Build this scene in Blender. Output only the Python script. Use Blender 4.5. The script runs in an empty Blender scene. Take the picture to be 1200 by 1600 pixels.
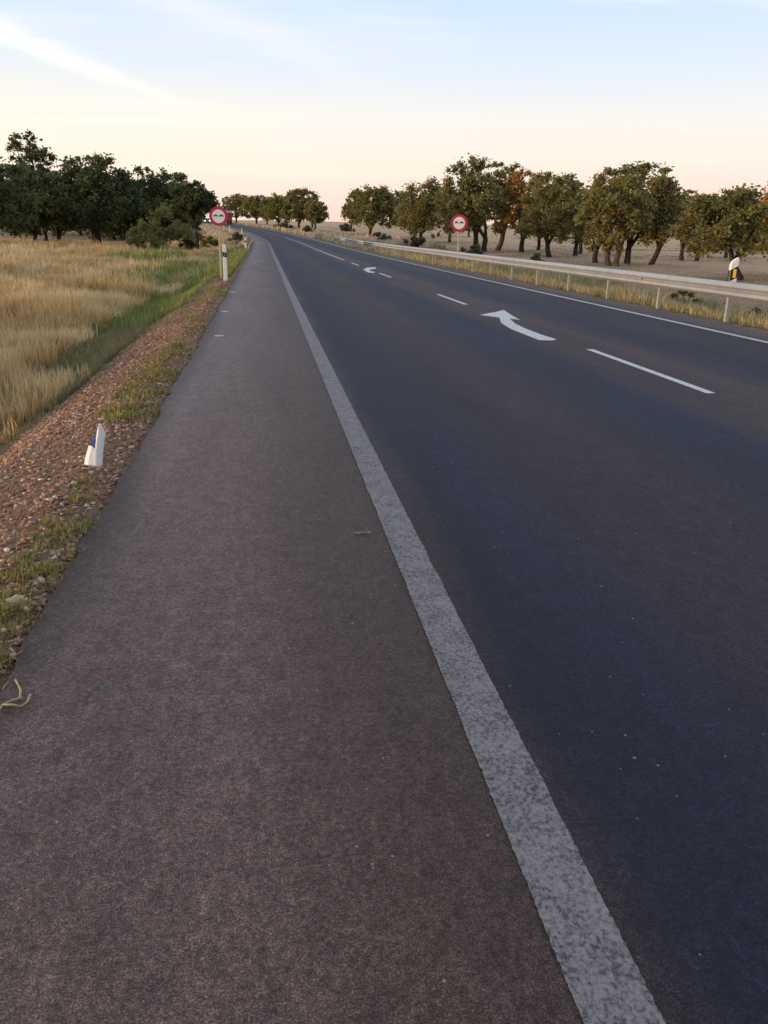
import bpy, math, random
import numpy as np
from mathutils import Vector, Matrix, noise as mnoise
R = math.radians
scene = bpy.context.scene

# ------------------------------------------------------------------ camera
cam_d = bpy.data.cameras.new('camera')
cam = bpy.data.objects.new('camera', cam_d)
scene.collection.objects.link(cam)
scene.camera = cam
cam.location = (0, 0, 1.4537)
cam_d.sensor_fit = 'VERTICAL'
cam_d.sensor_height = 36.0
cam_d.lens = 36.0 * 1293.2 / 1600.0
cam_d.clip_start = 0.05
cam_d.clip_end = 9000
TH, YAW = 0.325, 0.1435
cam.rotation_euler = (Matrix.Rotation(-YAW, 3, 'Z') @ Matrix.Rotation(math.pi/2 - TH, 3, 'X')
                      @ Matrix.Rotation(0.0179, 3, 'Z')).to_euler()

# ------------------------------------------------------------------ sky
SUN_AZ, SUN_EL = R(-98), R(2.6)          # azimuth from +Y (ahead), negative = left
world = bpy.data.worlds.new('World')
scene.world = world
world.use_nodes = True
nt = world.node_tree
nt.nodes.clear()
def N(t, kind, **kw):
    n = t.nodes.new(kind)
    for k, v in kw.items(): setattr(n, k, v)
    return n
def math_(t, op, a, b=None, c=None, clamp=False):
    n = N(t, 'ShaderNodeMath', operation=op, use_clamp=clamp)
    for i, v in enumerate((a, b, c)):
        if v is None: continue
        if isinstance(v, (int, float)): n.inputs[i].default_value = v
        else: t.links.new(v, n.inputs[i])
    return n.outputs[0]
def ramp(t, fac, stops, interp='LINEAR'):
    n = N(t, 'ShaderNodeValToRGB')
    n.color_ramp.interpolation = interp
    e = n.color_ramp.elements
    while len(e) < len(stops): e.new(0.5)
    for el, (p, c) in zip(e, stops):
        el.position = p
        el.color = (c, c, c, 1) if isinstance(c, (int, float)) else (*c, 1)
    t.links.new(fac, n.inputs[0])
    return n.outputs[0]
def mix(t, fac, a, b, mode='MIX'):
    n = N(t, 'ShaderNodeMix', data_type='RGBA', blend_type=mode)
    for i, v in ((0, fac), (6, a), (7, b)):
        if isinstance(v, (int, float)): n.inputs[i].default_value = v
        elif isinstance(v, tuple): n.inputs[i].default_value = (*v, 1)
        else: t.links.new(v, n.inputs[i])
    return n.outputs[2]
def noise(t, vec, scale, detail=4, rough=.55, dist=0.0, out=0):
    n = N(t, 'ShaderNodeTexNoise')
    n.inputs['Scale'].default_value = scale
    n.inputs['Detail'].default_value = detail
    n.inputs['Roughness'].default_value = rough
    n.inputs['Distortion'].default_value = dist
    if vec is not None: t.links.new(vec, n.inputs['Vector'])
    return n.outputs[out]
def mapping(t, vec, scale=(1, 1, 1), rot=(0, 0, 0), loc=(0, 0, 0)):
    n = N(t, 'ShaderNodeMapping')
    n.inputs['Scale'].default_value = scale
    n.inputs['Rotation'].default_value = rot
    n.inputs['Location'].default_value = loc
    t.links.new(vec, n.inputs['Vector'])
    return n.outputs[0]

sky = N(nt, 'ShaderNodeTexSky', sky_type='NISHITA')
sky.sun_disc = False
sky.sun_elevation = SUN_EL
sky.sun_rotation = SUN_AZ
sky.air_density = 1.0; sky.dust_density = 2.0; sky.ozone_density = 1.5
SKY_STRENGTH = 0.10
tc = N(nt, 'ShaderNodeTexCoord').outputs['Generated']
sep = N(nt, 'ShaderNodeSeparateXYZ'); nt.links.new(tc, sep.inputs[0])
el = math_(nt, 'ARCSINE', sep.outputs[2])
elf = math_(nt, 'MULTIPLY', el, 2/math.pi)                       # 0..1 = horizon..zenith
# dawn sky above the haze line: pale rose at the horizon, cream, then light blue
grad = ramp(nt, elf, [(0.0, (8.3, 5.1, 4.7)), (0.022, (8.5, 6.2, 5.5)), (0.05, (8.4, 7.3, 6.4)), (0.078, (7.7, 7.4, 7.2)), (0.105, (6.4, 7.1, 8.0)),
                      (0.155, (5.0, 6.4, 8.3)), (0.30, (5.2, 6.1, 7.6)), (1.0, (4.1, 4.5, 5.5))])
# brighter towards the sunrise side (left)
sx, sy = math.sin(R(-60)), math.cos(R(-60))
dt = math_(nt, 'ADD', math_(nt, 'MULTIPLY', sep.outputs[0], sx), math_(nt, 'MULTIPLY', sep.outputs[1], sy))
side = math_(nt, 'MULTIPLY_ADD', dt, .5, .5, clamp=True)
low = ramp(nt, elf, [(0.0, 1.0), (.05, .9), (0.12, 0.15), (.3, 0.0)], 'EASE')
warm = math_(nt, 'MULTIPLY', ramp(nt, side, [(0.55, 0.0), (.95, 1.0)], 'EASE'), low)
g2 = mix(nt, math_(nt, 'MULTIPLY', warm, .4), grad, (9.6, 8.7, 6.6))
# thin high cloud: stretched wisps in the plane of the cloud deck
den = math_(nt, 'MAXIMUM', math_(nt, 'ADD', sep.outputs[2], .06), .02)
cx = math_(nt, 'DIVIDE', sep.outputs[0], den); cy = math_(nt, 'DIVIDE', sep.outputs[1], den)
cmb = N(nt, 'ShaderNodeCombineXYZ'); nt.links.new(cx, cmb.inputs[0]); nt.links.new(cy, cmb.inputs[1])
cv = mapping(nt, cmb.outputs[0], scale=(.28, .95, 1), rot=(0, 0, R(-38)), loc=(3.1, 1.2, 0))
cl = noise(nt, cv, .9, 6, .6, .6)
cl2 = ramp(nt, cl, [(.50, 0.0), (.72, 1.0)], 'EASE')
cfade = ramp(nt, elf, [(0.0, 0.0), (.05, .5), (0.13, 1.0), (.5, .6)])
cf = math_(nt, 'MULTIPLY', math_(nt, 'MULTIPLY', cl2, cfade), .30)
g3 = mix(nt, cf, g2, (10.4, 9.6, 8.4))
def streak(col, px, py, dx, dy, wid, t0, t1, amt, c):
    """one long cloud streak lying in the cloud deck"""
    wn = math_(nt, 'MULTIPLY_ADD', noise(nt, mapping(nt, cmb.outputs[0], loc=(px, py, 0)), 1.6, 5, .6), .34, -.17)
    ax = math_(nt, 'SUBTRACT', cx, px); ay = math_(nt, 'SUBTRACT', cy, py)
    d = math_(nt, 'ADD', math_(nt, 'SUBTRACT', math_(nt, 'MULTIPLY', ax, dy), math_(nt, 'MULTIPLY', ay, dx)), wn)
    t_ = math_(nt, 'ADD', math_(nt, 'MULTIPLY', ax, dx), math_(nt, 'MULTIPLY', ay, dy))
    k = math_(nt, 'EXPONENT', math_(nt, 'MULTIPLY', math_(nt, 'POWER', math_(nt, 'DIVIDE', math_(nt, 'ABSOLUTE', d), wid), 2.0), -1.0))
    mr = N(nt, 'ShaderNodeMapRange'); nt.links.new(t_, mr.inputs[0])
    mr.inputs[1].default_value = t0; mr.inputs[2].default_value = t1; mr.inputs[3].default_value = 1; mr.inputs[4].default_value = 0
    m2 = N(nt, 'ShaderNodeMapRange'); nt.links.new(t_, m2.inputs[0])
    m2.inputs[1].default_value = -2.5; m2.inputs[2].default_value = -.8; m2.inputs[3].default_value = 0; m2.inputs[4].default_value = 1
    f = math_(nt, 'MULTIPLY', math_(nt, 'MULTIPLY', k, mr.outputs[0]), math_(nt, 'MULTIPLY', m2.outputs[0], amt))
    return mix(nt, f, col, c)
g3 = streak(g3, -1.08, 3.86, .388, .922, 0.085, .1, 1.75, .75, (10.2, 9.9, 8.2))
g3 = streak(g3, -.45, 3.31, .607, .795, .15, .2, 2.2, .35, (9.2, 8.2, 7.8))
tot = mix(nt, .86, sky.outputs[0], g3)
bg = N(nt, 'ShaderNodeBackground'); bg.inputs['Strength'].default_value = SKY_STRENGTH
nt.links.new(tot, bg.inputs[0])
wo = N(nt, 'ShaderNodeOutputWorld'); nt.links.new(bg.outputs[0], wo.inputs[0])

# ------------------------------------------------------------------ sun (just above the left horizon)
sd = bpy.data.lights.new('sun', 'SUN')
sd.energy = 2.9
sd.angle = R(3.0)
sd.color = (1.0, 0.64, 0.37)
sun = bpy.data.objects.new('sun', sd)
scene.collection.objects.link(sun)
sdir = Vector((math.sin(SUN_AZ)*math.cos(SUN_EL), math.cos(SUN_AZ)*math.cos(SUN_EL), math.sin(SUN_EL)))
sun.rotation_euler = sdir.to_track_quat('Z', 'Y').to_euler()
sun.location = (-30, 0, 30)

scene.view_settings.view_transform = 'Standard'
scene.view_settings.look = 'None'
scene.view_settings.gamma = 1
scene.view_settings.use_curve_mapping = False
scene.view_settings.exposure = 0.52
scene.render.engine = 'CYCLES'

# ------------------------------------------------------------------ place geometry (metres)
def interp(T, v):
    if v <= T[0][0]: return T[0][1]
    for (a, b), (c, d) in zip(T, T[1:]):
        if v <= c: return b + (d-b)*(v-a)/(c-a)
    return T[-1][1]
def shift(s):
    t = max(0.0, min(s, 320) - 85)
    return -t*t*.0005 - max(0, s-320)*.235
ZT = [(30, 0), (55, .02), (79, .09), (100, .22), (129, .52), (150, .85), (172, 1.25), (208, 1.99), (262, 3.15), (320, 4.1), (400, 5.0), (600, 7), (1000, 13), (3000, 30)]
LP = [(-400, .9), (-70, .45), (-28, .2), (-11, -.25), (-6, -.5), (-3.2, -.60), (-2.5, -.52), (-1.75, -.10), (-1.2, .0), (-.90, -.012), (-.83, -.05),
      (8.22, -.05), (8.3, -.012), (9.1, -.06), (11.5, -.5), (16, -.72), (46, -.55), (100, -.2), (440, .3)]
def zr(s): return interp(ZT, s)
def prof(o): return interp(LP, o)
def hgt(x, y): return zr(y) + prof(x - shift(y))
ZTa, LPa = np.array(ZT), np.array(LP)
def shift_n(s):
    t = np.clip(np.minimum(s, 320) - 85, 0, None)
    return -t*t*.0005 - np.clip(s-320, 0, None)*.235
def zr_n(s): return np.interp(s, ZTa[:, 0], ZTa[:, 1])
def prof_n(o): return np.interp(o, LPa[:, 0], LPa[:, 1])
def rough_n(o, s):
    """gentle unevenness of the open ground, none on and beside the road"""
    k = np.clip((np.abs(o-3.7) - 5.2)/3, 0, 1)
    big = np.clip((np.abs(o-3.7) - 13)/40, 0, 1)
    return k*(.05*np.sin(o*1.3+s*.7)+.04*np.sin(o*2.1-s*1.6+1)) + big*(.15*np.sin(o*.13+s*.08)+.12*np.sin(s*.11-o*.05))

# ------------------------------------------------------------------ object helpers
def link(o): scene.collection.objects.link(o); return o
def mesh_obj(name, verts, faces, mat=None, parent=None, smooth=False, uvs=None, cols=None, mats=None, fm=None):
    me = bpy.data.meshes.new(name)
    me.from_pydata(verts, [], faces)
    if uvs is not None:
        uv = me.uv_layers.new(name='UVMap')
        li = np.empty(len(me.loops), dtype=np.int32); me.loops.foreach_get('vertex_index', li)
        uv.data.foreach_set('uv', np.asarray(uvs, dtype=np.float32)[li].ravel())
    for m in (mats or ([mat] if mat else [])): me.materials.append(m)
    if fm is not None: me.polygons.foreach_set('material_index', np.asarray(fm, dtype=np.int32))
    if smooth: me.polygons.foreach_set('use_smooth', [True]*len(me.polygons))
    me.update()
    o = bpy.data.objects.new(name, me)
    link(o)
    if parent: o.parent = parent
    return o
def fast_mesh(name, V, tri, mat, parent=None, uvs=None, smooth=False, k=3):
    """V (n,3) and tri (m,k) numpy arrays"""
    me = bpy.data.meshes.new(name)
    me.vertices.add(len(V)); me.vertices.foreach_set('co', np.asarray(V, dtype=np.float32).ravel())
    m = len(tri)
    me.loops.add(m*k); me.loops.foreach_set('vertex_index', np.asarray(tri, dtype=np.int32).ravel())
    me.polygons.add(m)
    me.polygons.foreach_set('loop_start', np.arange(m, dtype=np.int32)*k)
    if smooth: me.polygons.foreach_set('use_smooth', np.ones(m, dtype=bool))
    if uvs is not None:
        uv = me.uv_layers.new(name='UVMap')
        uv.data.foreach_set('uv', np.asarray(uvs, dtype=np.float32)[np.asarray(tri).ravel()].ravel())
    me.materials.append(mat)
    me.update(calc_edges=True); me.validate()
    o = bpy.data.objects.new(name, me); link(o)
    if parent: o.parent = parent
    return o
def tag(o, label=None, cat=None, group=None, kind=None):
    if label: o['label'] = label
    if cat: o['category'] = cat
    if group: o['group'] = group
    if kind: o['kind'] = kind
    return o
def empty(name, loc, rz=0):
    e = bpy.data.objects.new(name, None); link(e)
    e.location = loc; e.rotation_euler = (0, 0, rz); e.empty_display_size = .2
    return e
def copy_tree(o, parent=None):
    c = o.copy(); link(c)
    if parent: c.parent = parent
    for ch in list(o.children): copy_tree(ch, c)
    return c
def tube(path, radii, n=8, caps=True):
    """verts, faces of a tube along path (list of Vectors)"""
    V, Fc = [], []
    path = [Vector(p) for p in path]
    up = Vector((0.13, 0.07, 1)).normalized()
    prev = None
    for i, p in enumerate(path):
        d = (path[min(i+1, len(path)-1)] - path[max(i-1, 0)]).normalized()
        if prev is None:
            a = d.cross(Vector((1, 0, 0)) if abs(d.x) < .8 else Vector((0, 1, 0))).normalized()
        else:
            a = (prev - d*prev.dot(d)).normalized()
        prev = a
        b = d.cross(a)
        for k in range(n):
            t = 2*math.pi*k/n
            V.append(p + (a*math.cos(t)+b*math.sin(t))*radii[i])
    for i in range(len(path)-1):
        for k in range(n):
            k2 = (k+1) % n
            Fc.append((i*n+k, i*n+k2, (i+1)*n+k2, (i+1)*n+k))
    if caps:
        Fc.append(tuple(range(n-1, -1, -1))); Fc.append(tuple((len(path)-1)*n+k for k in range(n)))
    return V, Fc
def box(cx, cy, cz, sx, sy, sz):
    V = [(cx+a*sx/2, cy+b*sy/2, cz+c*sz/2) for a in (-1, 1) for b in (-1, 1) for c in (-1, 1)]
    return V, [(0, 1, 3, 2), (4, 6, 7, 5), (0, 4, 5, 1), (2, 3, 7, 6), (0, 2, 6, 4), (1, 5, 7, 3)]
def join(parts):
    V, Fc = [], []
    for v, f in parts:
        b = len(V); V += [tuple(p) for p in v]; Fc += [tuple(i+b for i in q) for q in f]
    return V, Fc
def bevel(o, w, seg=2):
    m = o.modifiers.new('bevel', 'BEVEL'); m.width = w; m.segments = seg; m.limit_method = 'ANGLE'
    return o

# ------------------------------------------------------------------ materials
def material(name, rough=.8, spec=.5, metal=0.0):
    m = bpy.data.materials.new(name); m.use_nodes = True
    t = m.node_tree; b = t.nodes['Principled BSDF']
    b.inputs['Roughness'].default_value = rough
    b.inputs['Specular IOR Level'].default_value = spec
    b.inputs['Metallic'].default_value = metal
    return m, t, b
def coord(t, which='Object'): return N(t, 'ShaderNodeTexCoord').outputs[which]
def bump(t, b, h, strength, dist):
    n = N(t, 'ShaderNodeBump'); n.inputs['Strength'].default_value = strength; n.inputs['Distance'].default_value = dist
    t.links.new(h, n.inputs['Height']); t.links.new(n.outputs[0], b.inputs['Normal'])
def simple(name, col, rough=.5, spec=.5, metal=0.0, var=.15, scale=6, dirt=None):
    m, t, b = material(name, rough, spec, metal)
    f = noise(t, coord(t), scale, 5, .6)
    d = tuple(c*(1-var) for c in col)
    c = mix(t, ramp(t, f, [(.35, 0.0), (.65, 1.0)]), d, col)
    if dirt:
        f2 = noise(t, coord(t), scale*2.7, 6, .7)
        c = mix(t, ramp(t, f2, [(.5, 0.0), (.75, .8)]), c, dirt)
    t.links.new(c, b.inputs['Base Color'])
    return m

# asphalt: UV = (metres right of the road origin, metres along)
def asphalt_mat():
    m, t, b = material('asphalt', .8, .28)
    uv = N(t, 'ShaderNodeUVMap').outputs[0]
    s = N(t, 'ShaderNodeSeparateXYZ'); t.links.new(uv, s.inputs[0])
    o = s.outputs[0]
    wob = math_(t, 'MULTIPLY_ADD', noise(t, mapping(t, uv, (1, .25, 1)), 1.3, 4), .35, -.17)
    ow = math_(t, 'ADD', o, wob)
    of = math_(t, 'DIVIDE', math_(t, 'ADD', ow, 1.0), 9.6)
    P = lambda v: (v+1.0)/9.6
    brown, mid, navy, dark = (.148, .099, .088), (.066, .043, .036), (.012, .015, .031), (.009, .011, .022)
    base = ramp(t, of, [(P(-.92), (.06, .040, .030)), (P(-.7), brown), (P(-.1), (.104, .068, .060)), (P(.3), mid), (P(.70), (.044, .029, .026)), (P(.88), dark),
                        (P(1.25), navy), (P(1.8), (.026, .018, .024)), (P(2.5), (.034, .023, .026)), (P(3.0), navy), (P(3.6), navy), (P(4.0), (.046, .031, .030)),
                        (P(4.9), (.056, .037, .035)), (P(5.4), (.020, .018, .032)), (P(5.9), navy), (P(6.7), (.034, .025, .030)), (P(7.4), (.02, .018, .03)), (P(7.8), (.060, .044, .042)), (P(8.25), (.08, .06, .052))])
    patch = noise(t, mapping(t, uv, (.8, .12, 1)), 1.6, 5, .6)
    c = mix(t, 1.0, base, ramp(t, patch, [(.3, 1.25), (.7, .68)]), 'MULTIPLY')
    c = mix(t, 1.0, c, ramp(t, noise(t, mapping(t, uv, (1, .6, 1)), 26, 4, .7), [(.34, .72), (.5, 1.0), (.66, 1.28)]), 'MULTIPLY')
    blot = noise(t, mapping(t, uv, (1, .7, 1)), 9, 5, .65, .4)
    c = mix(t, 1.0, c, ramp(t, blot, [(.3, .78), (.5, 1.0), (.7, 1.22)]), 'MULTIPLY')
    ob = mapping(t, coord(t), (1, 1, 1))
    agg = noise(t, ob, 210, 3, .7)
    c = mix(t, 1.0, c, ramp(t, agg, [(.32, .2), (.5, .95), (.68, 2.6)]), 'MULTIPLY')
    agg2 = noise(t, ob, 60, 3, .7)
    c = mix(t, 1.0, c, ramp(t, agg2, [(.32, .5), (.5, 1.0), (.68, 1.6)]), 'MULTIPLY')
    v = N(t, 'ShaderNodeTexVoronoi'); v.inputs['Scale'].default_value = 95; t.links.new(ob, v.inputs['Vector'])
    pick = math_(t, 'GREATER_THAN', N(t, 'ShaderNodeSeparateColor').outputs[0], .5)
    sc = N(t, 'ShaderNodeSeparateColor'); t.links.new(v.outputs['Color'], sc.inputs[0])
    rare = math_(t, 'GREATER_THAN', sc.outputs[0], .996)
    near = math_(t, 'LESS_THAN', v.outputs['Distance'], math_(t, 'MULTIPLY', sc.outputs[1], .5))
    c = mix(t, math_(t, 'MULTIPLY', math_(t, 'MULTIPLY', rare, near), .7), c, (.36, .31, .27))
    pit = ramp(t, noise(t, ob, 95, 5, .75, 1.2), [(.33, .75), (.42, 0.0)])
    c = mix(t, pit, c, (.010, .009, .010))
    t.links.new(c, b.inputs['Base Color'])
    h = math_(t, 'ADD', agg, math_(t, 'MULTIPLY', agg2, 1.2))
    bump(t, b, h, .8, .006)
    rg = ramp(t, of, [(P(.5), .60), (P(1.0), .74), (P(7.3), .74), (P(7.8), .6)])
    t.links.new(rg, b.inputs['Roughness'])
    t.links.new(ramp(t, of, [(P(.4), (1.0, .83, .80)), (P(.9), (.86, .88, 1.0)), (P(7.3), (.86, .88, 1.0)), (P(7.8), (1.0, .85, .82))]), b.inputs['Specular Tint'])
    return m
def paint_mat(name, col, wear):
    m, t, b = material(name, .7, .4)
    ob = coord(t)
    f = noise(t, mapping(t, ob, (1, .8, 1)), 85, 5, .8)
    f2 = noise(t, ob, 9, 4, .6)
    w = math_(t, 'ADD', f, math_(t, 'MULTIPLY', math_(t, 'SUBTRACT', f2, .5), .25))
    lo_, hi_ = (.40, .62) if wear > .5 else (.38, .47)
    k = ramp(t, w, [(lo_, (.05, .048, .056)), ((lo_+hi_)/2-.02, tuple(c*.66 for c in col)), (hi_, col)])
    t.links.new(k, b.inputs['Base Color'])
    bump(t, b, f, .6, .004)
    return m
def ground_mat():
    m, t, b = material('dry_ground', .95, .2)
    uv = N(t, 'ShaderNodeUVMap').outputs[0]
    s = N(t, 'ShaderNodeSeparateXYZ'); t.links.new(uv, s.inputs[0])
    o = s.outputs[0]
    w = math_(t, 'ADD', o, math_(t, 'MULTIPLY_ADD', noise(t, uv, .5, 4), 1.6, -.8))
    of = math_(t, 'DIVIDE', math_(t, 'ADD', w, 60.0), 120.0)
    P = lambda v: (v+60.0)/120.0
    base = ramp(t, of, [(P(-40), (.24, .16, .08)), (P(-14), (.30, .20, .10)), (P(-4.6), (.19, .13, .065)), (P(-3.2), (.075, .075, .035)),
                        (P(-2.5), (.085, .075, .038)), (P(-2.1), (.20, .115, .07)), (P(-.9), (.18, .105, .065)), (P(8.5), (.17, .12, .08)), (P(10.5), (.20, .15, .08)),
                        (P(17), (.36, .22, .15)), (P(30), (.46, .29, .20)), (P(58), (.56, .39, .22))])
    n1 = noise(t, coord(t), .35, 6, .65)
    c = mix(t, ramp(t, n1, [(.35, 0.0), (.65, .5)]), base, (.30, .215, .115))
    n2 = noise(t, coord(t), 14, 6, .7)
    c = mix(t, 1.0, c, ramp(t, n2, [(.3, .5), (.5, 1.0), (.7, 1.45)]), 'MULTIPLY')
    t.links.new(c, b.inputs['Base Color'])
    bump(t, b, n2, .9, .05)
    return m
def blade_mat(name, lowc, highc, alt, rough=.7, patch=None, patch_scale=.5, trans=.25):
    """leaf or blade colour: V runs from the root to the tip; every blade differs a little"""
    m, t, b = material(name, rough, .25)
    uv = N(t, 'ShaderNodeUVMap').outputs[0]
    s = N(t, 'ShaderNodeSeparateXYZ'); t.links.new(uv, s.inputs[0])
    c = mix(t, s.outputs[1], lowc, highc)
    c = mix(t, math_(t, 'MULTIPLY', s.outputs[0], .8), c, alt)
    if patch:
        pn = noise(t, coord(t), patch_scale, 3, .6)
        c = mix(t, ramp(t, pn, [(.45, 0.0), (.62, .8)]), c, patch)
    t.links.new(c, b.inputs['Base Color'])
    tr = N(t, 'ShaderNodeBsdfTranslucent'); t.links.new(c, tr.inputs[0])
    ms = N(t, 'ShaderNodeMixShader'); ms.inputs[0].default_value = trans
    t.links.new(b.outputs[0], ms.inputs[1]); t.links.new(tr.outputs[0], ms.inputs[2])
    t.links.new(ms.outputs[0], t.nodes['Material Output'].inputs[0])
    return m
def stone_mat():
    m, t, b = material('gravel_stone', .9, .3)
    uv = N(t, 'ShaderNodeUVMap').outputs[0]
    s = N(t, 'ShaderNodeSeparateXYZ'); t.links.new(uv, s.inputs[0])
    c = ramp(t, s.outputs[0], [(0, (.07, .042, .030)), (.25, (.21, .11, .07)), (.55, (.34, .19, .12)), (.8, (.44, .32, .22)), (1, (.68, .58, .44))])
    c = mix(t, 1.0, c, ramp(t, noise(t, coord(t), 60, 4, .7), [(.3, .65), (.7, 1.3)]), 'MULTIPLY')
    t.links.new(c, b.inputs['Base Color'])
    return m
M = {}
M['asphalt'] = asphalt_mat()
M['edge_paint'] = paint_mat('worn_white_paint', (.25, .222, .22), .9)
M['paint'] = paint_mat('white_road_paint', (.60, .59, .57), 0)
M['far_paint'] = paint_mat('white_edge_paint', (.50, .485, .46), 0)
M['ground'] = ground_mat()
M['stone'] = stone_mat()
M['pale_stone'] = simple('pale_stone', (.50, .40, .27), .85, .3, var=.3, scale=30)
M['bark'] = simple('oak_bark', (.060, .045, .036), .95, .2, var=.5, scale=5)
M['bark_red'] = simple('stripped_bark', (.13, .085, .06), .95, .2, var=.5, scale=5)
M['leaf'] = blade_mat('oak_leaf', (.14, .14, .045), (.27, .245, .085), (.34, .26, .10), .6, (.175, .18, .066), .45, .5)
M['leaf_shaded'] = blade_mat('shaded_oak_leaf', (.062, .078, .032), (.12, .14, .048), (.15, .145, .055), .6, (.075, .092, .042), .45, .45)  # oak leaf darkened: backlit shade of the left trees put into the colour
M['leaf_brown'] = blade_mat('withered_oak_leaf', (.36, .18, .040), (.52, .26, .06), (.24, .18, .06), .7, (.10, .10, .040), .5, .3)
M['leaf_grey'] = blade_mat('grey_green_leaf', (.10, .105, .055), (.16, .16, .08), (.17, .15, .07), .7, (.09, .10, .045), 1.2)
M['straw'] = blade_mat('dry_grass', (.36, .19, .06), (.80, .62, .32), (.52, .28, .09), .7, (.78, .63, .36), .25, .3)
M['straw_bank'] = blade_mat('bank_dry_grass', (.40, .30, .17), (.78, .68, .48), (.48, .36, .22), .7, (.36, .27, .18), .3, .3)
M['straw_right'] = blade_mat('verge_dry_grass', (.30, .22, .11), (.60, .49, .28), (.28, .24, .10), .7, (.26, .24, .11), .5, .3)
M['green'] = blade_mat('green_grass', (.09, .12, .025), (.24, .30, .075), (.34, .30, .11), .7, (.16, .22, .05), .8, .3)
M['ditch'] = blade_mat('grey_green_grass', (.13, .125, .055), (.27, .26, .125), (.38, .27, .13), .7, (.22, .21, .09), .9, .3)
M['weed'] = blade_mat('low_weed', (.10, .10, .022), (.24, .24, .06), (.38, .28, .09), .7, (.17, .16, .06), 4, .25)
M['zinc'] = simple('galvanised_steel', (.38, .41, .42), .5, .5, .35, var=.18, scale=3, dirt=(.36, .34, .30))
M['post'] = simple('galvanised_post', (.34, .36, .31), .6, .5, .2, var=.2, scale=8, dirt=(.30, .29, .22))
M['pole'] = simple('painted_sign_pole', (.46, .43, .31), .5, .5, .1, var=.1, scale=8)
M['red'] = simple('sign_red', (.42, .012, .045), .35, .5, var=.1)
M['sign_white'] = simple('sign_white', (.74, .72, .68), .35, .5, var=.04)
M['sign_black'] = simple('sign_black', (.045, .042, .045), .4, .5)
M['sign_darkred'] = simple('sign_dark_red', (.17, .07, .065), .4, .5)
M['sign_back'] = simple('sign_back_grey', (.35, .35, .34), .5, .5, .3)
M['plastic'] = simple('white_plastic', (.76, .76, .72), .45, .5, var=.06, scale=12, dirt=(.55, .54, .46))
M['plastic_sky_tint'] = simple('sky_tinted_plastic', (.20, .20, .50), .5, .5, var=.3, scale=25)  # white plastic with the blue sky reflection put into its colour
M['black_band'] = simple('black_band', (.012, .012, .016), .4, .5)
M['amber'] = simple('amber_reflector', (.85, .56, .06), .25, .6, var=.05)
M['orange'] = simple('orange_reflector', (.75, .22, .06), .25, .6, var=.05)
M['grey_refl'] = simple('grey_reflector', (.16, .15, .17), .3, .6, var=.05)
M['twig'] = simple('dry_twig', (.42, .34, .17), .8, .2, var=.25, scale=40)
M['berry'] = simple('red_petal', (.32, .02, .05), .5, .4, var=.3, scale=90)
M['car'] = simple('dark_car_paint', (.02, .022, .035), .3, .6, var=.1)
M['glass'] = simple('dark_glass', (.03, .04, .05), .1, .8, var=.1)
M['rubber'] = simple('black_rubber', (.02, .02, .02), .9, .2)
M['lorry_red'] = simple('lorry_red_paint', (.30, .03, .05), .45, .5, var=.15, scale=2)
M['lorry_cream'] = simple('lorry_cream_panel', (.62, .55, .40), .5, .5, var=.1, scale=2)
hl, ht, hb = material('headlight_on', .2)
hb.inputs['Base Color'].default_value = (.9, .85, .7, 1)
hb.inputs['Emission Color'].default_value = (1, .82, .5, 1); hb.inputs['Emission Strength'].default_value = 6
M['headlight'] = hl

# ------------------------------------------------------------------ ground sheet
def axis(*segs):
    out = []
    for a, b, st in segs: out += list(np.arange(a, b-1e-6, st))
    return out + [segs[-1][1]]
oc = axis((-1500, -400, 110), (-400, -100, 20), (-100, -40, 4), (-40, -12, 1.4), (-12, -3.3, .4), (-3.3, -.83, .13), (-.83, 8.22, 1.81), (8.22, 11.5, .25), (11.5, 20, .6), (20, 60, 2.5), (60, 160, 10), (160, 400, 24), (400, 1500, 110))
sc_ = axis((-60, -4, 8), (-4, 20, .4), (20, 60, 1), (60, 150, 2.5), (150, 340, 6), (340, 900, 40), (900, 4000, 300))
O, S = np.meshgrid(np.array(oc), np.array(sc_))
Z = zr_n(S) + prof_n(O) + rough_n(O, S)
V = np.stack([O + shift_n(S), S, Z], -1).reshape(-1, 3)
nO, nS = len(oc), len(sc_)
idx = np.arange(nO*nS).reshape(nS, nO)
Q = np.stack([idx[:-1, :-1], idx[:-1, 1:], idx[1:, 1:], idx[1:, :-1]], -1).reshape(-1, 4)
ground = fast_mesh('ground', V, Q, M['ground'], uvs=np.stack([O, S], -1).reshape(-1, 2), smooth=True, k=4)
tag(ground, 'dry reddish brown and straw coloured farmland on both sides of the road', kind='structure')

# ------------------------------------------------------------------ road
def strip(name, offs, ss, lift, mat, parent=None, zfun=None, jag=None):
    V, U = [], []
    for s in ss:
        for j, o in enumerate(offs):
            oo = o
            if jag and j in jag: oo = o + jag[j](s)
            zz = zr(s) + lift + (zfun(j) if zfun else 0)
            V.append((shift(s)+oo, s, zz)); U.append((oo, s))
    n = len(offs)
    Fc = [(i*n+j, i*n+j+1, (i+1)*n+j+1, (i+1)*n+j) for i in range(len(ss)-1) for j in range(n-1)]
    return mesh_obj(name, V, Fc, mat, parent, uvs=U)
srow = axis((-40, 0, 4), (0, 20, .1), (20, 60, .5), (60, 400, 2.5))
rag = lambda ph: (lambda s: (.014*math.sin(s*1.3+ph)+.008*math.sin(s*5.9+ph*2)+.006*math.sin(s*17+ph)+.028*mnoise.noise(Vector((s*3.1, ph, 0))))*(1 if s < 60 else .6))
road = strip('road', [-.94, -.90, .75, 4.2, 7.7, 8.24, 8.28], srow, 0.0, M['asphalt'],
             zfun=lambda j: -.09 if j in (0, 6) else 0.0, jag={0: rag(0), 1: rag(0), 5: rag(4), 6: rag(4)})
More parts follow.
